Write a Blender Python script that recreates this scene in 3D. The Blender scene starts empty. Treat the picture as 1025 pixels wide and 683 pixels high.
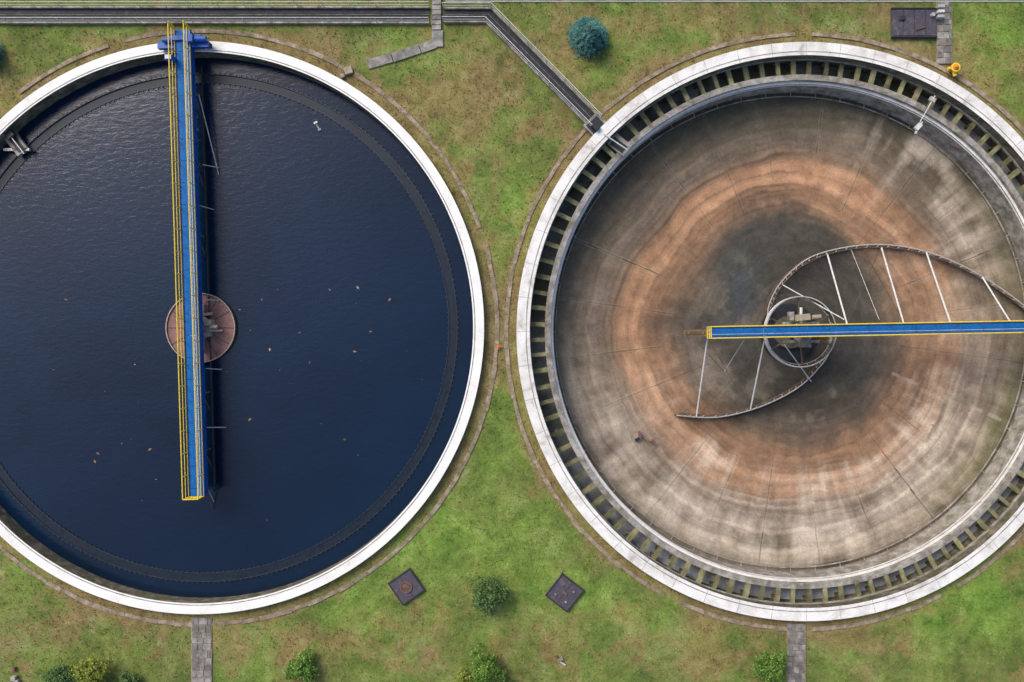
import bpy, math, random
import numpy as np
from mathutils import Vector
random.seed(7); rng=np.random.default_rng(7)
S=0.07; H=55.8
def W(px,py,z=0.0):
    k=S*(H-z)/H
    return Vector(((px-512.5)*k, -(py-341.5)*k, z))
def toPx(x,y,z):
    k=S*(H-z)/H
    return x/k+512.5, -y/k+341.5
# ---------------------------------------------------------------- noise
_tabs=[np.random.default_rng(100+i).random((256,256)) for i in range(8)]
def vn(x,y,seed=0):
    t=_tabs[seed%8]; x=np.asarray(x,float)+seed*17.3; y=np.asarray(y,float)+seed*9.1
    xi=np.floor(x).astype(int); yi=np.floor(y).astype(int); fx=x-xi; fy=y-yi
    fx=fx*fx*(3-2*fx); fy=fy*fy*(3-2*fy)
    a=t[xi&255,yi&255]; b=t[(xi+1)&255,yi&255]; c=t[xi&255,(yi+1)&255]; d=t[(xi+1)&255,(yi+1)&255]
    return (a*(1-fx)+b*fx)*(1-fy)+(c*(1-fx)+d*fx)*fy
def fbm(x,y,o=4,seed=0):
    s=0;a=1;n=0
    for i in range(o):
        s=s+a*vn(x*2**i,y*2**i,seed+i); n+=a; a*=.55
    return s/n
def sst(a,b,x):
    t=np.clip((x-a)/(b-a),0,1); return t*t*(3-2*t)
# ---------------------------------------------------------------- materials
def newmat(name):
    m=bpy.data.materials.new(name); m.use_nodes=True
    nt=m.node_tree; b=nt.nodes["Principled BSDF"]; return m,nt,b
def noise(nt,scale,detail=5,rough=.6,vec=None,dist=0):
    n=nt.nodes.new("ShaderNodeTexNoise"); n.inputs["Scale"].default_value=scale
    n.inputs["Detail"].default_value=detail; n.inputs["Roughness"].default_value=rough
    n.inputs["Distortion"].default_value=dist
    if vec is not None: nt.links.new(vec,n.inputs["Vector"])
    return n.outputs["Fac"]
def pos(nt): return nt.nodes.new("ShaderNodeNewGeometry").outputs["Position"]
def rmp(nt,fac,stops):
    r=nt.nodes.new("ShaderNodeValToRGB"); cr=r.color_ramp
    while len(cr.elements)<len(stops): cr.elements.new(.5)
    for e,(p,c) in zip(cr.elements,stops):
        e.position=p; e.color=(*c,1) if hasattr(c,'__len__') else (c,c,c,1)
    nt.links.new(fac,r.inputs[0]); return r.outputs[0]
def mix(nt,fac,a,b,mode='MIX'):
    m=nt.nodes.new("ShaderNodeMix"); m.data_type='RGBA'; m.blend_type=mode
    for s,v in ((0,fac),(6,a),(7,b)):
        if hasattr(v,'is_linked') or hasattr(v,'links'): nt.links.new(v,m.inputs[s])
        elif s==0: m.inputs[0].default_value=v
        else: m.inputs[s].default_value=(*v,1) if len(v)==3 else v
    return m.outputs[2]
def bump(nt,b,h,strength=.4,dist=.03):
    n=nt.nodes.new("ShaderNodeBump"); n.inputs["Strength"].default_value=strength; n.inputs["Distance"].default_value=dist
    nt.links.new(h,n.inputs["Height"]); nt.links.new(n.outputs[0],b.inputs["Normal"])
def simple(name,c1,c2=None,rough=.7,scale=2.0,metal=0,c3=None,bs=.3,fine=14.0,lo=.35,hi=.65,spec=.4,island=False):
    m,nt,b=newmat(name); p=pos(nt)
    c2=c2 or tuple(x*.6 for x in c1)
    st=[(lo,c1),(hi,c2)]
    if c3: st=[(lo,c1),((lo+hi)/2,c2),(hi,c3)]
    c=rmp(nt,noise(nt,scale,6,.65,p,.4),st)
    f=rmp(nt,noise(nt,fine,4,.7,p),[(.25,.72),(.75,1.22)])
    c=mix(nt,1.0,c,f,'MULTIPLY')
    if island:
        g=nt.nodes.new("ShaderNodeNewGeometry")
        c=mix(nt,1.0,c,rmp(nt,g.outputs["Random Per Island"],[(0,.6),(1,1.25)]),'MULTIPLY')
    nt.links.new(c,b.inputs["Base Color"]); b.inputs["Roughness"].default_value=rough
    b.inputs["Metallic"].default_value=metal; b.inputs["Specular IOR Level"].default_value=spec
    bump(nt,b,noise(nt,fine,5,.7,p),bs,.02)
    return m
def attrmat(name,rough=.75,fine=9.0,bs=.4,attr="col"):
    m,nt,b=newmat(name); p=pos(nt)
    a=nt.nodes.new("ShaderNodeAttribute"); a.attribute_name=attr
    c=a.outputs["Color"]
    c=mix(nt,1.0,c,rmp(nt,noise(nt,1.2,8,.76,p,.5),[(.3,.74),(.7,1.24)]),'MULTIPLY')
    c=mix(nt,1.0,c,rmp(nt,noise(nt,fine,6,.75,p),[(.3,.74),(.7,1.22)]),'MULTIPLY')
    d=rmp(nt,noise(nt,5.0,3,.5,p,1.5),[(.67,0.0),(.72,1.0)])
    c=mix(nt,mix(nt,1.0,d,(.45,.45,.45),'MULTIPLY'),c,(.05,.04,.03))
    nt.links.new(c,b.inputs["Base Color"]); b.inputs["Roughness"].default_value=rough
    b.inputs["Specular IOR Level"].default_value=.3
    bump(nt,b,noise(nt,fine,6,.7,p),bs,.03)
    return m
def grassmat(name,tuft=False):
    m,nt,b=newmat(name); p=pos(nt)
    a=nt.nodes.new("ShaderNodeAttribute"); a.attribute_name="mask"
    sep=nt.nodes.new("ShaderNodeSeparateColor"); nt.links.new(a.outputs["Color"],sep.inputs[0])
    green=rmp(nt,noise(nt,.30,8,.74,p,.6),[(.30,(.066,.092,.026)),(.42,(.110,.145,.036)),(.54,(.160,.192,.050)),(.64,(.225,.240,.090)),(.74,(.26,.25,.12))])
    green=mix(nt,1.0,green,rmp(nt,noise(nt,1.0,8,.80,p),[(.3,.60),(.7,1.36)]),'MULTIPLY')
    brown=rmp(nt,noise(nt,.9,7,.75,p,.5),[(.3,(.12,.078,.040)),(.5,(.23,.165,.070)),(.7,(.33,.26,.135))])
    md=nt.nodes.new("ShaderNodeMath"); md.operation='ADD'
    nb=rmp(nt,noise(nt,.55,10,.80,p,.3),[(.30,0.0),(.70,1.0)])
    nt.links.new(sep.outputs[0],md.inputs[0]); nt.links.new(nb,md.inputs[1])
    f=rmp(nt,md.outputs[0],[(.58,0.0),(.98,.88)]) 
    c=mix(nt,f,green,brown)
    c=mix(nt,sep.outputs[1],c,mix(nt,1.0,c,(1.08,1.46,.95),'MULTIPLY'))
    c=mix(nt,1.0,c,rmp(nt,noise(nt,11,4,.8,p),[(.28,.70),(.72,1.3)]),'MULTIPLY')
    if tuft:
        g=nt.nodes.new("ShaderNodeNewGeometry")
        c=mix(nt,1.0,c,rmp(nt,g.outputs["Random Per Island"],[(0,(.7,.7,.7)),(.6,(1.05,1.05,1.0)),(1,(1.4,1.3,1.3))]),'MULTIPLY')
    nt.links.new(c,b.inputs["Base Color"]); b.inputs["Roughness"].default_value=.9
    b.inputs["Specular IOR Level"].default_value=.15
    bump(nt,b,noise(nt,6,8,.8,p),.55,.10)
    return m
M={}
M['grass']=grassmat("grass_ground"); M['tuft']=grassmat("grass_blades",True)
M['white']=simple("weathered_white_concrete",(.84,.83,.80),(.74,.72,.68),.8,.9,c3=(.42,.39,.33),lo=.44,hi=.84,bs=.15)
M['white2']=simple("weathered_grey_white_concrete",(.78,.765,.74),(.62,.60,.56),.85,.8,c3=(.28,.25,.21),lo=.42,hi=.76,bs=.2)
M['conc']=simple("concrete",(.40,.38,.35),(.26,.24,.21),.85,1.5,c3=(.14,.125,.09))
M['dirty']=simple("stained_concrete",(.20,.18,.14),(.10,.09,.06),.85,1.7,c3=(.05,.055,.025))
M['moss']=simple("mossy_beam",(.27,.25,.135),(.18,.17,.080),.9,1.3,c3=(.09,.09,.045),island=True)
M['edge']=simple("old_kerb",(.40,.33,.26),(.26,.20,.14),.9,1.6,c3=(.15,.13,.08))
M['slab']=simple("path_slabs",(.33,.31,.29),(.22,.205,.19),.9,2,c3=(.14,.14,.11),island=True)
M['dark']=simple("dark_channel",(.02,.022,.027),(.012,.014,.017),.6,1.5)
M['deckg']=simple("dark_grating",(.028,.030,.036),(.018,.020,.024),.7,2.5,c3=(.045,.045,.045))
M['wetring']=simple("wet_launder",(.006,.012,.024),(.010,.019,.034),.45,2,c3=(.004,.008,.016),spec=.3)
M['weir']=simple("weir_plate",(.034,.048,.068),(.014,.022,.036),.5,3)
M['blue']=simple("blue_paint",(.008,.10,.42),(.010,.08,.33),.45,2,c3=(.02,.10,.30),lo=.4,hi=.8,bs=.08)
M['lblue']=simple("worn_blue_deck",(.006,.145,.44),(.008,.115,.36),.6,3,c3=(.03,.16,.36),lo=.4,hi=.8,bs=.1,spec=.2)
M['yellow']=simple("yellow_paint",(.78,.57,.03),(.66,.46,.03),.5,3,lo=.4,hi=.8,bs=.08)
M['steel']=simple("galvanised_steel",(.50,.49,.47),(.36,.34,.31),.5,3,metal=.2,bs=.1)
M['pale']=simple("pale_rail_paint",(.66,.66,.64),(.5,.5,.47),.6,3,bs=.1)
M['rust']=simple("rusty_steel",(.13,.08,.055),(.085,.055,.04),.85,3,c3=(.20,.15,.11))
M['disc']=simple("rusty_pink_cover",(.30,.165,.15),(.24,.13,.118),.8,1.2,c3=(.17,.09,.08))
M['brown']=simple("brown_timber",(.20,.13,.05),(.13,.08,.03),.85,3)
M['hatch']=simple("dark_purple_hatch",(.085,.075,.100),(.055,.05,.065),.65,3,c3=(.12,.10,.12))
M['orange']=simple("orange_paint",(.75,.20,.03),(.6,.15,.03),.5,3)
M['red']=simple("faded_red_cover",(.22,.09,.08),(.15,.07,.06),.7,4)
M['black']=simple("black_rubber",(.02,.02,.02),(.03,.03,.03),.8,4)
M['bark']=simple("bark",(.10,.07,.045),(.06,.04,.03),.9,6)
M['beige']=simple("beige_machine_housing",(.38,.32,.24),(.28,.23,.17),.7,4)
M['floor']=attrmat("tank_floor_concrete")
M['chan']=attrmat("channel_floor",.45)
def leafmat(name,a,bc,c):
    m,nt,b=newmat(name); g=nt.nodes.new("ShaderNodeNewGeometry")
    col=rmp(nt,g.outputs["Random Per Island"],[(0,a),(.6,bc),(1,c)])
    col=mix(nt,1.0,col,rmp(nt,noise(nt,2.5,3,.6,pos(nt)),[(.35,.55),(.65,1.3)]),'MULTIPLY')
    nt.links.new(col,b.inputs["Base Color"]); b.inputs["Roughness"].default_value=.7
    b.inputs["Specular IOR Level"].default_value=.25; return m
M['leafd']=leafmat("dark_leaves",(.035,.08,.025),(.075,.15,.04),(.14,.22,.07))
M['leafg']=leafmat("green_leaves",(.05,.11,.015),(.11,.22,.03),(.20,.33,.06))
M['leafy']=leafmat("yellow_leaves",(.10,.14,.02),(.21,.25,.035),(.34,.36,.06))
M['spruce']=leafmat("blue_spruce_needles",(.03,.11,.10),(.07,.22,.20),(.15,.36,.33))
M['dead']=leafmat("fallen_leaves",(.12,.06,.03),(.26,.15,.08),(.34,.24,.14))
m,nt,b=newmat("deep_water"); p=pos(nt)
c=rmp(nt,noise(nt,.06,4,.6,p,.5),[(.35,(.0014,.009,.026)),(.65,(.0028,.0155,.042))])
nt.links.new(c,b.inputs["Base Color"]); b.inputs["Roughness"].default_value=.05; b.inputs["IOR"].default_value=1.45
mp=nt.nodes.new("ShaderNodeMapping"); mp.inputs["Scale"].default_value=(1.0,2.2,1); mp.inputs["Rotation"].default_value=(0,0,.35)
nt.links.new(p,mp.inputs[0])
bump(nt,b,noise(nt,1.6,6,.68,mp.outputs[0],.6),.27,.06); M['water']=m
# ---------------------------------------------------------------- mesh builder
class MB:
    def __init__(s): s.v=[];s.f=[];s.m=[];s.slots=[]
    def mi(s,k):
        if k not in s.slots: s.slots.append(k)
        return s.slots.index(k)
    def add(s,vs,fs,k):
        o=len(s.v); s.v+= [tuple(v) for v in vs]; i=s.mi(k)
        for f in fs: s.f.append(tuple(o+x for x in f)); s.m.append(i)
    def beam(s,a,b,w,h,k,up=Vector((0,0,1))):
        a=Vector(a);b=Vector(b); d=(b-a).normalized()
        n=d.cross(up)
        if n.length<1e-3: n=d.cross(Vector((0,1,0)))
        n.normalize(); u=n.cross(d).normalized(); n=n*w/2;u=u*h/2
        vs=[a-n-u,a+n-u,a+n+u,a-n+u,b-n-u,b+n-u,b+n+u,b-n+u]
        s.add(vs,[(0,1,2,3),(7,6,5,4),(0,4,5,1),(1,5,6,2),(2,6,7,3),(3,7,4,0)],k)
    def box(s,c,sz,k,rot=0):
        c=Vector(c); d=Vector((math.cos(rot),math.sin(rot),0))*sz[0]/2
        s.beam(c-d,c+d,sz[1],sz[2],k)
    def tube(s,a,b,r,k,n=6,r2=None):
        a=Vector(a);b=Vector(b);r2=r if r2 is None else r2
        d=(b-a).normalized(); t=Vector((0,0,1)) if abs(d.z)<.9 else Vector((1,0,0))
        x=d.cross(t).normalized(); y=d.cross(x)
        vs=[];
        for q,rr in((a,r),(b,r2)):
            for i in range(n):
                an=2*math.pi*i/n; vs.append(q+(x*math.cos(an)+y*math.sin(an))*rr)
        fs=[(i,(i+1)%n,n+(i+1)%n,n+i) for i in range(n)]+[tuple(range(n))[::-1],tuple(range(n,2*n))]
        s.add(vs,fs,k)
    def poly(s,pts,r,k,n=6):
        for a,b in zip(pts[:-1],pts[1:]): s.tube(a,b,r,k,n)
    def ring(s,c,r0,r1,z0,z1,kt,ki=None,ko=None,n=256,a0=0,a1=2*math.pi):
        full=abs(a1-a0-2*math.pi)<1e-6; ki=ki or kt; ko=ko or kt
        m=n if full else n+1
        vs=[]
        for i in range(m):
            a=a0+(a1-a0)*i/n; cx,sy=math.cos(a),math.sin(a)
            for r,z in((r0,z0),(r0,z1),(r1,z1),(r1,z0)): vs.append((c[0]+r*cx,c[1]+r*sy,z))
        t=[];ii=[];oo=[];bb=[]
        for i in range(n):
            j=(i+1)%m; p=4*i;q=4*j
            ii.append((p,p+1,q+1,q)); t.append((p+1,p+2,q+2,q+1)); oo.append((p+2,p+3,q+3,q+2)); bb.append((p+3,p,q,q+3))
        o=len(s.v); s.v+=vs
        for fs,k in((t,kt),(ii,ki),(oo,ko),(bb,ko)):
            i=s.mi(k)
            for f in fs: s.f.append(tuple(o+x for x in f)); s.m.append(i)
        if not full:
            s.f.append((o,o+3,o+2,o+1)); s.m.append(0); e=o+4*(m-1); s.f.append((e,e+1,e+2,e+3)); s.m.append(0)
    def disc(s,c,r,z,k,n=96,z2=None):
        vs=[(c[0]+r*math.cos(2*math.pi*i/n),c[1]+r*math.sin(2*math.pi*i/n),z) for i in range(n)]
        s.add(vs,[tuple(range(n))],k)
    def make(s,name,bev=0):
        me=bpy.data.meshes.new(name); me.from_pydata(s.v,[],s.f)
        for k in s.slots: me.materials.append(M[k])
        me.polygons.foreach_set("material_index",s.m); me.update()
        o=bpy.data.objects.new(name,me); bpy.context.scene.collection.objects.link(o)
        if bev:
            md=o.modifiers.new("bevel","BEVEL"); md.width=bev; md.segments=2; md.limit_method='ANGLE'
        return o
def npmesh(name,verts,faces,mat,cols=None,attr="col",smooth=False):
    me=bpy.data.meshes.new(name); nv=len(verts); nf=len(faces); k=faces.shape[1]
    me.vertices.add(nv); me.vertices.foreach_set("co",verts.astype(np.float32).ravel())
    me.loops.add(nf*k); me.loops.foreach_set("vertex_index",faces.astype(np.int32).ravel())
    me.polygons.add(nf); me.polygons.foreach_set("loop_start",np.arange(nf,dtype=np.int32)*k)
    me.polygons.foreach_set("loop_total",np.full(nf,k,dtype=np.int32))
    me.update(calc_edges=True); me.validate()
    if cols is not None:
        a=me.color_attributes.new(attr,'FLOAT_COLOR','POINT')
        c=np.ones((nv,4),np.float32); c[:,:3]=cols; a.data.foreach_set("color",c.ravel())
    me.materials.append(mat)
    if smooth: me.polygons.foreach_set("use_smooth",np.ones(nf,bool))
    o=bpy.data.objects.new(name,me); bpy.context.scene.collection.objects.link(o); return o
# ---------------------------------------------------------------- tank geometry
CL=W(197.5,328,.5); RLo=287*S*(H-.5)/H; RLi=RLo-.76
CR=W(807,332,.5); RRo=290*S*(H-.5)/H; RRi=RRo-.92
ZT=.5; ZW=-.7
# ---------------------------------------------------------------- ground
blobs=[(500,105,70,55,.42),(425,105,45,40,.38),(560,50,60,35,.22),(700,22,120,18,.35),(330,45,60,16,.3),(640,85,40,22,.25),
(880,12,60,20,.25),(1000,70,40,50,.15),(600,645,90,30,.22),(250,652,60,22,.30),(60,625,70,24,.34),(900,640,90,26,.10),(400,640,60,25,.22),
(120,40,80,10,.3),(30,85,40,20,.15),(700,650,50,25,.28),(500,300,14,80,.25),(540,520,25,25,.05),(450,545,60,30,-.4),(560,570,60,35,-.3),(500,440,30,60,-.3),
(960,590,60,30,-.3),(340,600,50,20,-.1),(470,165,30,40,.2),(530,170,30,50,-.05),(1000,640,30,30,-.2),(150,640,30,30,-.05)]
bright=[(450,545,90,40,.85),(560,600,70,40,.6),(500,450,40,60,.7),(960,600,70,50,.9),(1000,40,50,60,.5),(340,610,90,30,.5),(520,200,30,60,.5),(700,640,60,30,.35),(20,560,40,40,.5),(420,40,40,20,.3),(600,60,60,30,.3),(640,10,60,20,.3)]
def gmask(x,y):
    px=x/S+512.5; py=-y/S+341.5
    mk=np.full_like(px,.07); br=np.zeros_like(px)
    for a,b_,rx,ry,s_ in blobs: mk+=s_*np.exp(-((px-a)/rx)**2-((py-b_)/ry)**2)
    for a,b_,rx,ry,s_ in bright: br+=s_*np.exp(-((px-a)/rx)**2-((py-b_)/ry)**2)
    wob=(fbm(px/30,py/30,3,2)-.5)*.5
    dL=np.hypot(x-CL.x,y-CL.y)-RLo; dR=np.hypot(x-CR.x,y-CR.y)-RRo
    for d in(dL,dR): mk+=.66*np.exp(-(np.maximum(d-.35,0)/(.80+wob))**2)
    mk+=(fbm(px/34,py/34,5,1)-.5)*1.2
    br+=(fbm(px/45,py/45,4,4)-.45)*1.2
    return np.stack([np.clip(mk,0,1),np.clip(br,0,1),np.zeros_like(mk)],-1)
st=.25; xs=np.arange(-60,60+st/2,st); ys=np.arange(-45,45+st/2,st)
X,Y=np.meshgrid(xs,ys); nx,ny=len(xs),len(ys)
edge=np.minimum(np.minimum(X+60,60-X),np.minimum(Y+45,45-Y))
Z=-.09*fbm(X*.5,Y*.5,4,3)*sst(0,4,edge)
V=np.stack([X,Y,Z],-1).reshape(-1,3)
idx=np.arange(nx*ny).reshape(ny,nx)
F=np.stack([idx[:-1,:-1],idx[:-1,1:],idx[1:,1:],idx[1:,:-1]],-1).reshape(-1,4)
ins=(np.hypot(V[:,0]-CL.x,V[:,1]-CL.y)<RLi+.05)|(np.hypot(V[:,0]-CR.x,V[:,1]-CR.y)<RRi+.05)
F=F[~ins[F].any(1)]
o=len(V); B=2500
ext=np.array([[-60,-45,0],[60,-45,0],[60,45,0],[-60,45,0],[-B,-B,0],[B,-B,0],[B,B,0],[-B,B,0]],float)
V=np.vstack([V,ext]); F=np.vstack([F,[[o+4,o+5,o+1,o],[o+5,o+6,o+2,o+1],[o+6,o+7,o+3,o+2],[o+7,o+4,o,o+3]]])
npmesh("grass_ground",V,F,M['grass'],gmask(V[:,0],V[:,1]),"mask",True)
N=70000
x=rng.uniform(-40,40,N); y=rng.uniform(-27,27,N)
ok=(np.hypot(x-CL.x,y-CL.y)>RLo+.1)&(np.hypot(x-CR.x,y-CR.y)>RRo+.1)
px=x/S+512.5; py=-y/S+341.5
def nearseg(px,py,a,b,r):
    ax,ay=a;bx,by=b; t=np.clip(((px-ax)*(bx-ax)+(py-ay)*(by-ay))/((bx-ax)**2+(by-ay)**2),0,1)
    return np.hypot(px-ax-t*(bx-ax),py-ay-t*(by-ay))<r
for a,b_,r in(((-100,15),(490,15),12),((488,15),(594,120),11),((437,0),(437,30),9),((202,615),(202,720),12),((797,615),(797,720),11),((945,-20),(945,65),11),((367,65),(443,36),9),((890,24),(938,24),18)):
    ok&=~nearseg(px,py,a,b_,r)
x=x[ok];y=y[ok];N=len(x)
mk=gmask(x,y); a=rng.uniform(0,2*np.pi,N); w=rng.uniform(.02,.045,N); h=rng.uniform(.03,.09,N); ln=rng.uniform(.04,.13,N)
dx,dy=np.cos(a),np.sin(a); base=np.stack([x,y,np.full(N,-.05)],-1)
sd=np.stack([-dy*w,dx*w,np.zeros(N)],-1)
v0=base-sd; v1=base+sd; v2=base+np.stack([dx*ln,dy*ln,h+.03],-1)+sd*.4; v3=v2-sd*.8
TV=np.stack([v0,v1,v2,v3],1).reshape(-1,3); TF=np.arange(4*N).reshape(-1,4)
npmesh("grass_tufts",TV,TF,M['tuft'],np.repeat(mk,4,0),"mask")
# ---------------------------------------------------------------- left tank
t=MB()
t.ring(CL,RLi,RLo,-3,ZT,'white','dirty','conc',n=360)
t.ring(CL,RLi+.10,RLi+.16,ZT-.01,ZT+.012,'conc',n=360)
t.ring(CL,17.40,17.95,-3,ZW+.012,'wetring',n=360)
t.ring(CL,17.95,17.99,-1.5,ZW+.10,'weir',n=360)
t.ring(CL,17.36,17.40,-1.5,ZW+.06,'weir',n=360)
for i in range(300):
    a=2*math.pi*i/300; d=Vector((math.cos(a),math.sin(a),0)); q=Vector((CL.x,CL.y,ZW+.05))
    t.beam(q+d*17.99,q+d*18.10,.06,.08,'weir'); t.beam(q+d*17.27,q+d*17.36,.05,.08,'weir')
t.disc(CL,RLi,-2.9,'dirty')
t.make("sedimentation_tank")
w=MB(); w.disc(CL,RLi+.01,ZW,'water',360); w.make("tank_water")
def kerb(C,R,name,seed):
    k=MB(); n=110; rr=random.Random(seed)
    for i in range(n):
        a0=2*math.pi*i/n; a1=a0+2*math.pi/n*.985
        if rr.random()<.03: continue
        off=rr.uniform(-.02,.02); wdt=rr.uniform(.24,.32)
        k.ring(C,R+off,R+off+wdt,-.15,.02+rr.uniform(-.02,.02),'edge',n=4,a0=a0,a1=a1)
    return k.make(name)
kerb(CL,RLo+.75,"stone_kerb",1); kerb(CR,RRo+.58,"stone_kerb",2)
# ---------------------------------------------------------------- right tank
t=MB()
t.ring(CR,RRi,RRo,-3.2,ZT,'white2','dirty','conc',n=360)
t.ring(CR,RRi+.22,RRi+.28,ZT-.01,ZT+.014,'conc',n=360)
t.ring(CR,RRi-.06,RRi,-.45,-.25,'conc',n=360)
LO,LI=18.12,17.55
t.ring(CR,LI+.17,LO,-3.2,-.30,'conc','conc','dirty',n=360)
t.ring(CR,LI,LI+.17,-3.2,-.62,'white2','conc','conc',n=360)
nb=104
rj=random.Random(11)
for i in range(nb):
    a=2*math.pi*(i+.5)/nb+rj.uniform(-.004,.004); d=Vector((math.cos(a),math.sin(a),0)); q=Vector((CR.x,CR.y,-.42))
    t.beam(q+d*(LO-.05),q+d*(RRi+.03),.30+rj.uniform(-.04,.05),.22,'moss')
    if i%2==0: t.box(q+d*(RRi-.2)+Vector((0,0,-.5)),(.2,.3,.9),'dirty',a)
    if rj.random()<.35: t.box(q+d*(LO+.2+rj.random()*.4)+Vector((0,0,-.9)),(rj.uniform(.15,.4),rj.uniform(.1,.3),.08),rj.choice(['moss','dirty','conc']),a+rj.random())
for i in range(52):
    a=2*math.pi*i/52; d=Vector((math.cos(a),math.sin(a),0)); q=Vector((CR.x,CR.y,ZT+.002))
    t.beam(q+d*(RRi+.02),q+d*(RRo-.02),.022,.01,'conc')
t.make("sedimentation_tank")
nt_=900; nr_=6
th=np.linspace(0,2*np.pi,nt_,endpoint=False); rr=np.linspace(LO-.05,RRi+.05,nr_)
T,R=np.meshgrid(th,rr); x=CR.x+R*np.cos(T); y=CR.y+R*np.sin(T)
V=np.stack([x,y,np.full_like(x,-1.35)],-1).reshape(-1,3)
idx=np.arange(nt_*nr_).reshape(nr_,nt_); nxt=np.roll(idx,-1,1)
F=np.stack([idx[:-1],idx[1:],nxt[1:],nxt[:-1]],-1).reshape(-1,4)
n1=fbm(x*.25,y*.25,4,1); n2=fbm(x*1.5,y*1.5,3,5)
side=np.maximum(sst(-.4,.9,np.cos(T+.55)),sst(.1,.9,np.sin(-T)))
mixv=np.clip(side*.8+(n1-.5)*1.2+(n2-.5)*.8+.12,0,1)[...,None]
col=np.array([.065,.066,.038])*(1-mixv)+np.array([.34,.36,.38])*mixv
npmesh("channel_floor",V,F,M['chan'],col.reshape(-1,3))
nt_=1400; nr_=400
th=np.linspace(0,2*np.pi,nt_,endpoint=False); rr=np.linspace(.3,LI+.1,nr_)
T,R=np.meshgrid(th,rr); x=CR.x+R*np.cos(T); y=CR.y+R*np.sin(T); zf=lambda r:-3.9+1.25*(r/17.6)
Z=zf(R)+.02*(fbm(x*.6,y*.6,3,2)-.5)
V=np.stack([x,y,Z],-1).reshape(-1,3)
idx=np.arange(nt_*nr_).reshape(nr_,nt_); nxt=np.roll(idx,-1,1)
F=np.stack([idx[:-1],idx[1:],nxt[1:],nxt[:-1]],-1).reshape(-1,4)
px,py=toPx(x,y,Z)
ux=px-792; uy=py-331
rad=np.hypot(ux,uy); ang=np.degrees(np.arctan2(-uy,ux))
n0=fbm(px/110,py/110,3,0)-.5; n1=fbm(px/30,py/30,5,1)-.5; n2=fbm(px/8,py/8,4,2)-.5
angp=(ang%360)
streak=(fbm(angp/3.0,rad/90,4,3)-.5)
streak2=(fbm(angp/9.0,rad/120,3,5)-.5)
rw=rad+n0*26+n1*5+n2*3
nA=fbm(np.cos(np.radians(ang))*2.2+7,np.sin(np.radians(ang))*2.2+7+rad/200,3,4)
tide=fbm(rw/4.6,nA*3,4,6)-.5
tide2=fbm(rw/20.0,nA*2,3,2)-.5
def C(*c): return np.array(c)
def lay(col,m,c): m=np.clip(m,0,1)[...,None]; return col*(1-m)+C(*c)*m
def ab(a,c,w): d=np.abs((ang-c+180)%360-180); return np.exp(-(d/w)**2)
def bl(cx,cy,rx,ry): return np.exp(-((px-cx)/rx)**2-((py-cy)/ry)**2)
col=np.ones(px.shape+(3,))*C(.225,.145,.090)
col=lay(col,sst(168,188,rw)*.85,(.185,.145,.102))
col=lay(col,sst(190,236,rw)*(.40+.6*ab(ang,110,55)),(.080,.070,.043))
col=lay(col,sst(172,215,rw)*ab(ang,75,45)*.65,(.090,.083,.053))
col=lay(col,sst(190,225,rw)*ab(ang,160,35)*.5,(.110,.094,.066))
band=sst(92,124,rw)*(1-sst(162,174,rw))
col=lay(col,band*(.62+.25*ab(ang,150,90)),(.30,.165,.088))
outer=sst(139,144,rw)*(1-sst(166,171,rw))
col=lay(col,outer*(.55+.35*ab(ang,165,85)+.2*ab(ang,60,50)+.2*ab(ang,-80,40))*np.clip(.8+n1*1.4,.3,1),(.45,.250,.138))
inner=sst(112,115,rw)*(1-sst(124,129,rw))
col=lay(col,inner*.55*np.clip(.7+n1*1.5,.2,1),(.38,.220,.125))
for r_,w_,s_ in((173,2.2,.75),(168,1.2,.35),(155,1.4,.35),(142,2.0,.55),(136,1.2,.35),(131,1.6,.42),(122,1.8,.38),(109,2.0,.50),(100,2.4,.35),(92,2,.3),(182,1.4,.3),(188,2.2,.32),(201,2.6,.3),(216,3,.25)):
    col=lay(col,np.exp(-((rw-r_)/w_)**2)*s_*np.clip(.85+1.4*(nA-.5)*2+n1*1.4,.15,1.3),(.105,.064,.040))
pale=sst(125,172,rad+n1*50+streak*30)*np.clip(ab(ang,-46,38)*1.1+ab(ang,-100,34)*.85+ab(ang,-140,25)*.35,0,1)
col=lay(col,pale*np.clip(.52+streak*.8+n1*1.2+tide*.7,0,.88),(.50,.41,.315))
pale2=sst(180,190,rw)*(1-sst(232,244,rad))*(ab(ang,-125,45)+ab(ang,-75,40))
col=lay(col,pale2*np.clip(.45+streak*.9+n1*1.0,0,.8),(.45,.38,.30))
up=bl(935,175,55,60)+bl(985,250,45,40)+bl(905,140,45,30)*.6
col=lay(col,up*np.clip(.25+streak*1.8+n1*2,0,.75),(.46,.385,.30))
col=lay(col,bl(985,310,50,40)*np.clip(.5+n1*2,0,.8),(.37,.27,.18))
cen=1-sst(64,112,np.hypot((px-785)/1.0,(py-320)/1.15)+n0*70+n1*34+n2*8)
col=lay(col,cen*.95,(.046,.046,.040))  # dark wet centre, deepened to paint in shading of the cone's depth
cen2=1-sst(92,128,np.hypot((px-785)/1.0,(py-322)/1.05)+n0*40+n1*40)
col=lay(col,cen2*.42,(.078,.068,.050))
col=lay(col,bl(770,262,64,24)*np.clip(.6+n1*2,0,.85),(.055,.058,.046))
col=lay(col,bl(810,405,72,22)*.85,(.048,.038,.028))
col=lay(col,bl(742,300,18,35)*.5,(.070,.085,.105))
col=lay(col,(1-sst(70,120,rad))*sst(.08,.2,n1)*.5,(.16,.135,.10))
col=lay(col,bl(720,370,40,40)*np.clip(.2+n1*1.5,0,.5),(.24,.19,.14))
col=lay(col,sst(200,232,rad+n1*30)*ab(ang,-28,24)*np.clip(.7+n1*2.5,0,.9),(.10,.10,.038))
col=lay(col,sst(200,232,rad+n1*30)*ab(ang,15,22)*np.clip(.5+n1*2,0,.8),(.13,.12,.07))
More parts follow.
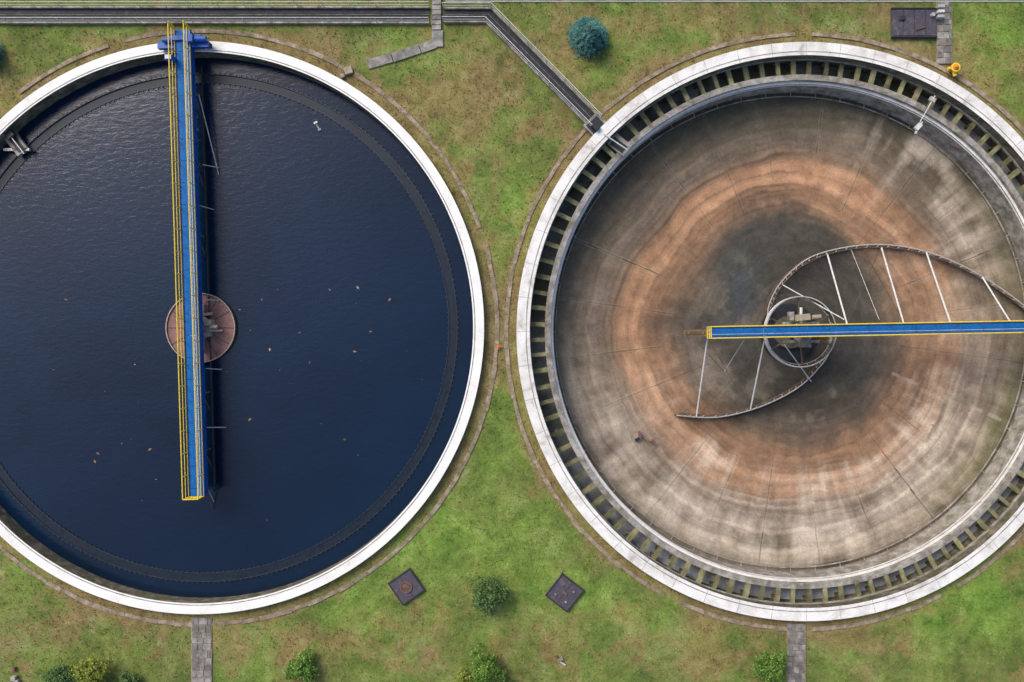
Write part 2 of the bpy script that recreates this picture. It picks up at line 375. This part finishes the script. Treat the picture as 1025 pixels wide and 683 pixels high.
col=lay(col,sst(228,242,rad)*.5,(.08,.065,.045))
col=col*(1+tide*.62+tide2*.30)[...,None]
col=col*(1+n2*.40+n1*.42)[...,None]*(1+streak*.24*sst(60,170,rad)+streak2*.12)[...,None]
for k in range(24):
    a=k*15+7; d=np.abs((ang-a+180)%360-180)*np.pi/180*rad
    vis=np.clip(.5+2.2*(vn(np.full_like(rad,k*3.3),rad/30,6)-.4),0,1)
    strong=.85 if k in(1,10,22,17,19,20) else .45
    col=lay(col,(d<.55)*(rad>(88 if k%2 else 130))*strong*vis,(.06,.048,.038))
    col=lay(col,((d>.6)&(d<1.5))*(rad>130)*strong*vis*.3,(.45,.39,.31))
    if k==22: col=lay(col,(d<1.6)*(rad>110)*sst(.35,.65,vn(rad/7,rad*0,3))*.4,(.46,.40,.33))
col=lay(col,(np.abs(rad-183)<.5)*.25,(.09,.07,.05))
npmesh("tank_floor",V,F,M['floor'],np.clip(col*1.0,.01,.8).reshape(-1,3),smooth=True)
g=MB(); g.ring(CR,LI-.06,LI,-.82,-.74,'pale',n=300); g.ring(CR,LI-.34,LI-.28,-2.55,-2.45,'conc',n=300)
for i in range(60):
    a=2*math.pi*i/60; d=Vector((math.cos(a),math.sin(a),0)); q=Vector((CR.x,CR.y,-2.6)); g.beam(q+d*(LI-.34),q+d*(LI+.01),.05,.05,'steel')
g.make("perimeter_pipe")
# ---------------------------------------------------------------- bridges
def bridge(name,p0,p1,width,girder=.55):
    b=MB(); p0=Vector(p0);p1=Vector(p1); L=(p1-p0).length; d=(p1-p0).normalized(); n=Vector((-d.y,d.x,0)); up=Vector((0,0,1))
    hw=width/2
    P=lambda s,o,z: p0+d*s+n*o+up*z
    for sg in(-1,1):
        o=sg*(hw-.03)
        b.beam(P(0,o,-girder/2-.03),P(L,o,-girder/2-.03),.03,girder-.04,'blue')
        b.beam(P(0,o,-.02),P(L,o,-.02),.16,.03,'blue'); b.beam(P(0,o,-girder-.03),P(L,o,-girder-.03),.16,.03,'blue')
        s=.6
        while s<L: b.beam(P(s,o+sg*.045,-girder/2-.02),P(s+.03,o+sg*.045,-girder/2-.02),.06,girder-.08,'blue'); s+=1.2
    s=0; pl=1.5
    while s<L-.05:
        e=min(s+pl-.025,L); b.beam(P(s,0,.012+random.uniform(0,.004)),P(e,0,.012),width-.24,.03,'lblue'); s+=pl
    b.beam(P(.05,hw*.35,.036),P(L-.05,hw*.35,.036),.03,.012,'pale')
    s=.9
    while s<L: b.beam(P(s,-hw+.05,-girder-.06),P(s,hw-.05,-girder-.06),.08,.08,'blue'); s+=1.8
    for sg in(-1,1):
        o=sg*(hw+.02)
        b.beam(P(0,o,.07),P(L,o,.07),.02,.12,'yellow')
        b.tube(P(0,o,1.08),P(L,o,1.08),.042,'yellow',8); b.tube(P(0,o,.58),P(L,o,.58),.028,'yellow')
        k=int(L/1.5); 
        for i in range(k+1): s=L*i/k; b.tube(P(s,o,-.1),P(s,o,1.08),.032,'yellow'); b.box(P(s,o,-.08),(.12,.1,.12),'blue',math.atan2(d.y,d.x))
    for z_ in(1.08,.58): b.tube(P(L,-hw-.02,z_),P(L,hw+.02,z_),.04,'yellow')
    b.beam(P(L+.01,-hw,.05),P(L+.01,hw,.05),.05,.16,'yellow')
    return b,P,L,d,n
zd=1.15
p0=W(182.5,30,zd); p1=W(197,497,zd)
b,P,L,d,n=bridge("x",p0,p1,1.0,.6)
for s_,o_ in((1.0,-1.5),(1.0,1.6)):
    q=P(s_,o_,0); b.tube(Vector((q.x,q.y-.12,.5+.27)),Vector((q.x,q.y+.12,.5+.27)),.26,'black',16)
b.beam(P(1.0,-1.75,-.2),P(1.0,1.75,-.2),.42,.38,'blue'); b.beam(P(.6,-.9,.05),P(.6,1.3,.05),.3,.3,'blue')
b.tube(P(.75,.9,.22),P(.75,1.7,.22),.20,'blue',14); b.tube(P(.75,-1.3,.18),P(.75,-.7,.18),.16,'blue',12)
b.box(P(.75,.62,.3),(.5,.5,.5),'blue'); b.box(P(2.1,-.72,.35),(.5,.35,.8),'blue'); b.box(P(2.1,-.72,.78),(.4,.28,.05),'pale')
b.tube(P(-.15,-.5,.0),P(-.15,-.5,1.1),.04,'yellow'); b.tube(P(-.15,.5,.0),P(-.15,.5,1.1),.04,'yellow')
for (x0,y0,x1,y1) in((199,95,219,175),(203,165,219,168),(206,369,222,370),(207,428,226,428),(207,488,214,502),(205,300,222,301),(200,206,214,210)):
    b.tube(W(x0,y0,.5),W(x1,y1,ZW+.08),.035,'steel')
    b.tube(W(x1,y1,ZW+.08),W(x1,y1,ZW-.4),.04,'steel')
for s_ in(4,9,14,25,29,32):
    for o_ in(-.4,.4): b.tube(P(s_,o_,-.6),P(s_,o_,-2.2),.05,'rust')
    b.tube(P(s_,.4,-.6),P(s_+1.5,.4,-2),.035,'rust')
b.beam(P(1.9,.62,-1.75),P(L-.5,.62,-1.75),.05,.35,'black')
b.make("scraper_bridge")
c=MB(); cc=Vector((CL.x-.15,CL.y,0))
c.ring(cc,2.38,2.46,-1.6,-.40,'beige','rust','rust',n=96); c.ring(cc,.55,2.37,-.56,-.50,'disc',n=96)
for i in range(12):
    a=i*math.pi/6; dd=Vector((math.cos(a),math.sin(a),0)); q=Vector((cc.x,cc.y,-.485)); c.beam(q+dd*.6,q+dd*2.37,.04,.03,'rust')
c.tube((cc.x,cc.y,-2.8),(cc.x,cc.y,.45),.5,'conc',24)
c.ring(cc,.5,.85,-.3,-.1,'steel',n=40)
c.box((cc.x+.75,cc.y+.35,-.1),(.5,.4,.7),'beige',.1); c.box((cc.x+.5,cc.y-.5,-.15),(.7,.35,.6),'conc',.3)
c.tube((cc.x+.9,cc.y+.05,.1),(cc.x+1.4,cc.y+.05,.1),.14,'beige',12); c.beam((cc.x+.2,cc.y-1.7,-.35),(cc.x+.2,cc.y+1.7,-.35),.16,.2,'steel')
c.beam((cc.x+.2,cc.y-.2,-.3),(cc.x+1.6,cc.y-.2,-.3),.14,.18,'steel'); c.beam((cc.x+.1,cc.y+.9,-.3),(cc.x+.9,cc.y+1.0,-.3),.2,.25,'beige')
c.make("centre_feedwell")
p0=W(1092,326,zd); p1=W(708,333.2,zd)
b,P,L,d,n=bridge("x",p0,p1,.74,.5)
b.beam(P(L+.03,0,-.12),P(L+1.6,0,-.12),.46,.2,'brown'); b.beam(P(L+.2,0,.0),P(L+1.5,0,.0),.2,.06,'rust')
for o_ in(-1.5,1.5):
    q=P(.6,o_,0); b.tube(Vector((q.x-.12,q.y,.77)),Vector((q.x+.12,q.y,.77)),.26,'black',16)
b.beam(P(.6,-1.75,-.2),P(.6,1.75,-.2),.42,.38,'blue'); b.tube(P(.5,.8,.22),P(.5,1.6,.22),.2,'blue',14); b.box(P(.5,.55,.3),(.5,.5,.5),'blue')
b.make("scraper_bridge")
def smooth(pts,n=10):
    out=[]; 
    for i in range(len(pts)-1):
        a=pts[max(i-1,0)];b_=pts[i];c_=pts[i+1];d_=pts[min(i+2,len(pts)-1)]
        for k in range(n):
            t=k/n; out.append(tuple(.5*((2*b_[j])+(-a[j]+c_[j])*t+(2*a[j]-5*b_[j]+4*c_[j]-d_[j])*t*t+(-a[j]+3*b_[j]-3*c_[j]+d_[j])*t**3) for j in(0,1)))
    out.append(pts[-1]); return out
def onfloor(px,py,dz):
    q=W(px,py,-3)
    for _ in range(3):
        r=math.hypot(q.x-CR.x,q.y-CR.y); q=W(px,py,float(zf(r))+dz)
    return q
s=MB()
arc1=smooth([(768,318),(770,305),(778,288),(792,272),(813,257),(845,248),(880,245),(915,249),(950,260),(985,278),(1020,302),(1045,325)])
arc2=smooth([(833,338),(829,355),(820,368),(803,385),(780,399),(750,411),(715,418),(677,416)])
for arc in(arc1,arc2):
    up_=[onfloor(x,y,.85) for x,y in arc]; lo_=[Vector((q.x,q.y,q.z-.6)) for q in up_]
    s.poly(up_,.05,'steel'); 
    for a,b_ in zip(lo_[:-1],lo_[1:]): s.beam(a,b_,.05,.38,'rust')
    inn=[]
    for i,q in enumerate(up_):
        r=Vector((q.x-CR.x,q.y-CR.y,0)).normalized(); inn.append(q-r*.28)
    s.poly(inn,.04,'rust')
    for i in range(0,len(up_)-3,3):
        s.tube(up_[i],inn[i],.03,'steel'); s.tube(up_[i],lo_[i],.03,'rust'); s.tube(inn[i],up_[i+3],.025,'rust')
for (x0,y0,x1,y1,r_) in((828,254,848,325,.062),(882,247,905,325,.062),(927,252,952,325,.062),(983,277,1011,322,.055),(708,340,697,418,.055),(765,341,751,411,.055),(745,340,725,372,.022),(785,345,812,382,.04),(783,285,845,320,.04),(852,250,880,320,.016)):
    lowend=onfloor(x0,y0,.8) if y0<300 else onfloor(x1,y1,.8)
    hiend=W(x1,y1,.45) if y0<300 else W(x0,y0,.45)
    s.tube(lowend,hiend,r_,'pale',8)
for (a,b_) in(((828,254),(792,272)),((848,323),(882,247)),((905,323),(862,246)),((697,418),(765,345)),((751,411),(712,345)),((725,372),(700,345))):
    s.tube(onfloor(*a,.8),onfloor(*b_,1.4),.022,'rust')
s.make("spiral_scraper")
c=MB(); cc=Vector((CR.x+.1,CR.y,0))
c.ring(cc,2.46,2.54,-1.25,-.75,'steel','dirty','pale',n=96); c.ring(cc,2.30,2.34,-1.25,-1.15,'steel',n=96)
for i in range(24):
    a=i*math.pi/12; dd=Vector((math.cos(a),math.sin(a),0)); q=Vector((cc.x,cc.y,-1.2)); c.beam(q+dd*2.31,q+dd*2.5,.05,.05,'steel')
c.tube((cc.x,cc.y,-3.9),(cc.x,cc.y,.2),.42,'dirty',24); c.ring(cc,.45,.75,-.6,-.35,'steel',n=40)
for a in(.5,1.6,2.7,3.7,4.8,5.9):
    dd=Vector((math.cos(a),math.sin(a),0)); q=Vector((cc.x,cc.y,-1.1)); c.beam(q+dd*.4,q+dd*2.4,.08,.12,'rust')
c.box((cc.x-.15,cc.y+1.0,-.15),(1.0,.45,.5),'beige',.1); c.box((cc.x-.9,cc.y+1.1,-.3),(.35,.6,.4),'conc'); c.tube((cc.x+.5,cc.y+1.0,0),(cc.x+1.1,cc.y+1.05,0),.16,'beige',12)
c.box((cc.x+.1,cc.y-.85,-.3),(.7,.5,.5),'conc'); c.tube((cc.x-.2,cc.y+.6,-.2),(cc.x-.2,cc.y+1.7,-.2),.1,'pale',10); c.beam((cc.x-1.3,cc.y+.6,-.8),(cc.x+1.3,cc.y+.6,-.8),.2,.2,'conc')
c.beam((cc.x-1.3,cc.y-.7,-.8),(cc.x+1.3,cc.y-.7,-.8),.2,.2,'conc'); c.box((cc.x-.1,cc.y+.3,.05),(.4,.4,.5),'yellow')
c.ring(cc,.43,2.1,-3.4,-3.3,'dark',n=64); c.ring(cc,.43,1.2,-3.29,-2.9,'dirty',n=48)
c.make("centre_feedwell")
# ---------------------------------------------------------------- top trench / walkway
def trench(name,pts,wpx,kw=.16):
    b=MB(); q=[W(*p) for p in pts]
    def off(o):
        out=[]
        for i,p in enumerate(q):
            d0=(q[i]-q[i-1]).normalized() if i>0 else (q[1]-q[0]).normalized()
            d1=(q[i+1]-q[i]).normalized() if i<len(q)-1 else d0
            n0=Vector((-d0.y,d0.x,0)); n1=Vector((-d1.y,d1.x,0)); m_=(n0+n1).normalized(); out.append(p+m_*(o/m_.dot(n0)))
        return out
    hw=wpx*S/2
    def strip(o0,o1,z0,z1,k):
        A=off(o0);B_=off(o1)
        for i in range(len(q)-1):
            vs=[A[i],B_[i],B_[i+1],A[i+1]]; vs=[Vector((v.x,v.y,z0)) for v in vs]+[Vector((v.x,v.y,z1)) for v in vs]
            b.add(vs,[(0,1,2,3),(7,6,5,4),(0,4,5,1),(1,5,6,2),(2,6,7,3),(3,7,4,0)],k)
    strip(-hw+kw,hw-kw,-.2,.02,'deckg'); strip(hw-kw,hw,-.3,.22,'conc'); strip(-hw,-hw+kw,-.3,.22,'conc')
    strip(.06,.08,.02,.05,'conc')
    for o in(-hw+kw/2,hw-kw/2):
        A=off(o)
        for a,c_ in zip(A[:-1],A[1:]):
            LL=(c_-a).length; k=max(1,int(LL/1.8))
            for z_,r_ in((1.05,.026),(.6,.014)): b.tube(a+Vector((0,0,z_)),c_+Vector((0,0,z_)),r_,'pale')
            for i in range(k+1): p=a.lerp(c_,i/k); b.tube(p+Vector((0,0,.2)),p+Vector((0,0,1.05)),.025,'pale')
    for i in range(len(q)-1):
        LL=(q[i+1]-q[i]).length; k=int(LL/.9); dd=(q[i+1]-q[i]).normalized(); nn=Vector((-dd.y,dd.x,0))
        for j in range(1,k): p=q[i].lerp(q[i+1],j/k)+Vector((0,0,.022)); b.beam(p-nn*(hw-kw-.02),p+nn*(hw-kw-.02),.03,.012,'dark')
    return b.make(name)
trench("covered_channel_walkway",[(-120,16),(430,16)],17,.11)
trench("covered_channel_walkway",[(444,16),(489,16),(596,124)],15,.10)
b=MB()
for i in range(7): b.box(W(437,-2+i*5,.05),(.62,.30,.22),'slab')
b.make("stone_steps")
b=MB()
for a,c_ in(((368,65),(392,58)),((393,58),(420,49)),((421,49),(436,43.5))): b.beam(W(*a,.0),W(*c_,.0),.66,.14,'slab')
b.beam(W(438,31,0),W(438,47,0),.75,.16,'slab')
b.make("concrete_path")
def slabpath(name,px,y0,y1,wpx):
    b=MB(); y=y0
    rr=random.Random(px)
    while y<y1:
        hh=rr.uniform(5,8); x=px-wpx/2
        while x<px+wpx/2-1:
            ww=min(rr.uniform(5,9),px+wpx/2-x)
            b.box(W(x+ww/2+rr.uniform(-.4,.4),y+hh/2,.0+rr.uniform(-.015,.015)),(ww*S-.05,hh*S-.05,.12),'slab',rr.uniform(-.05,.05)); x+=ww
        y+=hh
    b.beam(W(px,y0,-.03),W(px,y1,-.03),(wpx+1)*S,.10,'edge')
    return b.make(name,.012)
slabpath("paving_path",202,618,730,20); slabpath("paving_path",797,624,730,18); slabpath("paving_path",945,-40,64,15)
b=MB()
for z_,r_ in((.9,.035),(.45,.025)): b.tube(W(446,1.5,z_),W(1200,1.5,z_),r_,'pale')
for i in range(42): b.tube(W(446+i*18,1.5,0),W(446+i*18,1.5,.92),.03,'pale')
b.beam(W(446,0,.02),W(1200,0,.02),.12,.16,'conc')
b.make("pipe_rail_fence")
b=MB()
b.beam(W(590,120,.15),W(604,134,.15),1.3,.5,'conc'); b.beam(W(592,121,.43),W(601,131,.43),1.0,.08,'deckg')
b.beam(W(612,139,-.35),W(628,152,-.35),1.0,.35,'conc'); b.beam(W(613,141,-.16),W(625,150,-.16),.6,.06,'dark')
b.tube(W(604,134,.6),W(628,150,.6),.04,'pale'); b.box(W(596,127,.62),(.5,.4,.4),'deckg',-.7)
b.make("outlet_chamber")
b=MB()
b.beam(W(6,130,-.35),W(24,153,-.35),.9,.3,'conc'); b.beam(W(8,133,-.19),W(22,151,-.19),.5,.05,'dark'); b.beam(W(4,150,-.3),W(30,150,-.3),.18,.2,'steel'); b.box(W(11,135,.0),(.5,.5,.45),'deckg',-.9)
b.tube(W(4,128,.1),W(24,154,.1),.04,'pale')
b.make("outlet_chamber")
b=MB(); b.beam(W(315,122,ZW+.02),W(320,130,ZW+.02),.1,.08,'conc'); b.box(W(316,123,ZW+.05),(.28,.14,.12),'pale',.5); b.box(W(320,130,ZW+.05),(.22,.14,.12),'conc',.5); b.make("scum_float")
b=MB(); b.beam(W(916,134,-.1),W(923,122,-.1),.12,.12,'pale'); b.box(W(919,127,0),(.5,.3,.25),'pale',.8); b.tube(W(921,122,0),W(936,96,.55),.035,'pale'); b.box(W(933,100,.4),(.3,.4,.2),'steel',1.0); b.make("level_gauge")
b=MB(); b.beam(W(640,432,-2.6),W(641,438,-2.6),.16,.3,'red'); b.tube(W(652,441,-2.6),W(655,444,-2.6),.14,'red',10); b.box(W(638,440,-2.7),(.35,.2,.15),'black',.4); b.tube(W(641,438,-2.7),W(652,443,-2.7),.03,'rust'); b.make("sludge_pump")
def hatch(px,py,size,rot,kind):
    b=MB(); q=W(px,py,0); s_=size*S
    b.box((q.x,q.y,.05),(s_,s_,.2),'hatch',rot)
    dx=Vector((math.cos(rot),math.sin(rot),0)); dy=Vector((-dx.y,dx.x,0))
    for sg in(-1,1):
        b.beam(q+dx*sg*(s_/2-.05)-dy*(s_/2)+Vector((0,0,.17)),q+dx*sg*(s_/2-.05)+dy*(s_/2)+Vector((0,0,.17)),.08,.05,'deckg')
        b.beam(q+dy*sg*(s_/2-.05)-dx*(s_/2-.1)+Vector((0,0,.168)),q+dy*sg*(s_/2-.05)+dx*(s_/2-.1)+Vector((0,0,.168)),.08,.046,'deckg')
    b.beam(q-dy*(s_/2-.1)+Vector((0,0,.155)),q+dy*(s_/2-.1)+Vector((0,0,.155)),.03,.02,'black')
    if kind==0:
        b.ring(q,.0001,.36,.15,.2,'rust',n=28); b.ring(q,.36,.42,.15,.23,'red',n=28); b.beam(q+Vector((-.25,0,.215)),q+Vector((.25,0,.215)),.08,.03,'red')
    else:
        for sx in(-1,1):
            for sy in(-1,1): b.tube(q+dx*sx*.45+dy*sy*.45+Vector((0,0,.1)),q+dx*sx*.45+dy*sy*.45+Vector((0,0,.24)),.07,'conc',12)
        b.box(q+Vector((0,0,.19)),(.35,.2,.06),'red',rot)
    b.make("access_hatch",.01)
hatch(407,587,27,math.radians(35),0); hatch(565,593,28,math.radians(-38),1)
b=MB(); q=W(914,24,0)
b.box((q.x,q.y,.02),(3.1,2.0,.3),'hatch'); 
for i in range(4): b.box((q.x-1.15+i*.77,q.y,.19),(.70,1.8,.05),'hatch')
for sg in(-1,1): b.beam((q.x-1.6,q.y+sg*1.0,.15),(q.x+1.6,q.y+sg*1.0,.15),.08,.2,'deckg')
b.box((q.x-.9,q.y+.3,.26),(.4,.3,.12),'deckg'); b.box((q.x+.4,q.y-.4,.25),(.7,.12,.08),'rust',.3); b.tube((q.x+1.2,q.y+.5,.2),(q.x+1.2,q.y+.5,.45),.14,'steel',12)
b.make("valve_chamber_cover",.01)
b=MB(); q=W(941,16,0)
for i in range(3): b.box((q.x-.15,q.y-.2+i*.35,.25),(.45,.2,.5),'pale' if i==1 else 'steel')
b.make("control_cabinet",.02)
def valve(px,py,ka,kb,sc):
    b=MB(); q=W(px,py,0); z=lambda h:Vector((q.x,q.y,h*sc))
    b.tube(z(-.1),z(.6),.14*sc,ka,14); b.ring(q,.0001,.26*sc,.55*sc,.62*sc,kb,n=20); b.tube(z(.62),z(.8),.18*sc,ka,14,.06*sc)
    b.tube(z(.4)+Vector((-.34*sc,0,0)),z(.4)+Vector((.34*sc,0,0)),.09*sc,kb,12); b.tube(z(.35),z(.35)+Vector((.1*sc,-.42*sc,0)),.11*sc,kb,12)
    b.make("hydrant")
valve(951,71,'orange','yellow',1.2); valve(499,347,'orange','orange',.45)
b=MB(); b.box(W(561,660,.1),(.34,.22,.2),'conc',.4); b.tube(W(560,662,.1),W(566,666,.1),.05,'pale',10); b.box(W(557,658,.12),(.15,.15,.2),'red'); b.make("water_meter_box")
b=MB(); b.box(W(14,679,.15),(.3,.3,.3),'conc'); b.tube(W(14,672,.1),W(14,668,.1),.12,'red',10); b.box(W(17,683,.2),(.2,.3,.2),'steel'); b.make("water_meter_box")
b=MB(); b.box(W(349,71,.1),(.55,.5,.3),'edge',.3); b.box(W(343,76,.1),(.3,.3,.2),'conc',.3); b.make("stone_block",.03)
# ---------------------------------------------------------------- plants
def bush(name,px,py,rpx,leaf,hgt=None,clumps=70,seed=0):
    r=random.Random(seed); R=rpx*S; hgt=hgt or R*1.3; q=W(px,py,0)
    b=MB(); b.tube(q-Vector((0,0,.1)),q+Vector((0,0,hgt*.5)),.07,'bark',7,.04)
    lv=[]
    for i in range(clumps):
        th=r.uniform(0,2*math.pi); cz=r.uniform(-.25,1); rr=math.sqrt(max(0,1-cz*cz))*r.uniform(.55,1.0)*(1+.22*math.sin(3*th+seed)+.12*math.sin(5*th+seed*2))
        if r.random()<.25: rr*=.5
        cpt=q+Vector((rr*R*math.cos(th),rr*R*math.sin(th),hgt*(.45+.5*cz*r.uniform(.7,1.1))))
        if i%4==0: b.tube(q+Vector((0,0,hgt*.3)),cpt,.03,'bark',5,.01)
        cr=R*r.uniform(.13,.25)
        for k in range(42):
            o=Vector((r.gauss(0,1),r.gauss(0,1),r.gauss(0,1)))*cr*.6
            c_=cpt+o; nrm=(o.normalized()+Vector((r.gauss(0,.5),r.gauss(0,.5),r.gauss(.9,.5)))).normalized()
            t_=nrm.cross(Vector((r.gauss(0,1),r.gauss(0,1),r.gauss(0,1)))).normalized(); u=nrm.cross(t_); s1=r.uniform(.04,.085); s2=s1*.6
            lv.append((c_-t_*s1,c_+u*s2,c_+t_*s1,c_-u*s2))
    for l in lv: b.add(l,[(0,1,2,3)],leaf)
    return b.make(name)
bush("round_shrub",490,592,18,'leafd',clumps=130,seed=1)
bush("round_shrub",487,664,17,'leafg',clumps=110,seed=2)
bush("yellow_shrub",464,680,10,'leafy',clumps=60,seed=3)
bush("round_shrub",305,665,14,'leafg',clumps=110,seed=4)
bush("round_shrub",768,664,16,'leafg',clumps=130,seed=5)
bush("yellow_shrub",98,669,17,'leafy',clumps=120,seed=6)
bush("round_shrub",66,677,17,'leafd',clumps=110,seed=7)
bush("round_shrub",131,681,11,'leafd',clumps=65,seed=8)
bush("round_shrub",508,684,9,'leafd',clumps=40,seed=9)
def spruce(px,py,rpx,seed,h=2.9):
    r=random.Random(seed); R=rpx*S; q=W(px,py,0); b=MB(); b.tube(q-Vector((0,0,.1)),q+Vector((0,0,h)),.09,'bark',8,.02)
    lev=20
    for L_ in range(lev):
        f=L_/lev; z=.25+f*(h-.3); rad=R*(1-f)**.62+.04; nb_=int(20*(1-f)+5); off=r.random()*6
        for k in range(nb_):
            a=off+2*math.pi*k/nb_+r.uniform(-.12,.12); rr=rad*r.uniform(.82,1.08); d=Vector((math.cos(a),math.sin(a),0)); sd=Vector((-d.y,d.x,0))
            s0=q+Vector((0,0,z)); e=s0+d*rr+Vector((0,0,-.12*rr+r.uniform(-.05,.08))); b.tube(s0,e,.018,'bark',4,.006)
            m_=max(3,int(rr/.07))
            for j in range(m_):
                t_=(j+1)/m_; c_=s0.lerp(e,t_)
                for sg in(-1,1):
                    tip=c_+(d*.5+sd*sg*r.uniform(.6,1.1)+Vector((0,0,r.uniform(-.1,.4))))*r.uniform(.08,.14)
                    wv=(d*.028+Vector((0,0,.008)))
                    b.add([c_-wv,c_+wv,tip+wv*.6,tip-wv*.6],[(0,1,2,3)],'spruce')
    return b.make("blue_spruce")
spruce(588,39,20,1,2.3); spruce(-8,57,14,2,2.0)
b=MB(); r=random.Random(5)
spots=[(95,462),(98,454),(358,288),(371,332),(355,352),(300,333),(262,300),(310,363),(240,310),(250,420),(330,290),(212,335),(278,290),(66,300),(135,365),(345,440),(390,300),(270,350),(150,450)]
for i in range(42):
    if i<len(spots): x_,y_=spots[i]
    else:
        a=r.uniform(0,6.28); rr=235*math.sqrt(r.random()); x_,y_=200+rr*math.cos(a),328+rr*math.sin(a)
        if x_<0: continue
    q=W(x_,y_,ZW+.012); a=r.uniform(0,3.14); d=Vector((math.cos(a),math.sin(a),0)); n_=Vector((-d.y,d.x,0)); l=r.uniform(.08,.16) if i<len(spots) else r.uniform(.03,.07)
    b.add([q-d*l,q-n_*l*.5,q+d*l*.3-n_*l*.4,q+d*l,q+d*l*.2+n_*l*.5+Vector((0,0,.02)),q-d*l*.4+n_*l*.4],[(0,1,2,3,4,5)],'dead')
b.make("fallen_leaves")
# ---------------------------------------------------------------- light, camera
sc=bpy.context.scene
w=bpy.data.worlds.new("World"); sc.world=w; w.use_nodes=True; nt=w.node_tree
sky=nt.nodes.new("ShaderNodeTexSky"); sky.sky_type='NISHITA'; sky.sun_disc=False
el=math.radians(43); az=math.radians(315)
sky.sun_elevation=el; sky.sun_rotation=az; sky.dust_density=4.0; sky.air_density=1.0
bg=nt.nodes["Background"]; bg.inputs[1].default_value=.19; nt.links.new(sky.outputs[0],bg.inputs[0])
ld=bpy.data.lights.new("sun","SUN"); ld.energy=1.9; ld.angle=math.radians(30); ld.color=(1,.95,.88)
lo=bpy.data.objects.new("sun",ld); sc.collection.objects.link(lo)
dirv=Vector((math.sin(az)*math.cos(el),math.cos(az)*math.cos(el),math.sin(el)))
lo.rotation_euler=dirv.to_track_quat('Z','Y').to_euler()
cd=bpy.data.cameras.new("camera"); cam=bpy.data.objects.new("camera",cd); sc.collection.objects.link(cam); sc.camera=cam
cam.location=(0,0,H); cd.sensor_width=36; cd.lens=36*H/(1025*S); cd.clip_end=6000; cd.clip_start=.5
sc.view_settings.view_transform='Standard'; sc.view_settings.look='None'; sc.view_settings.exposure=0
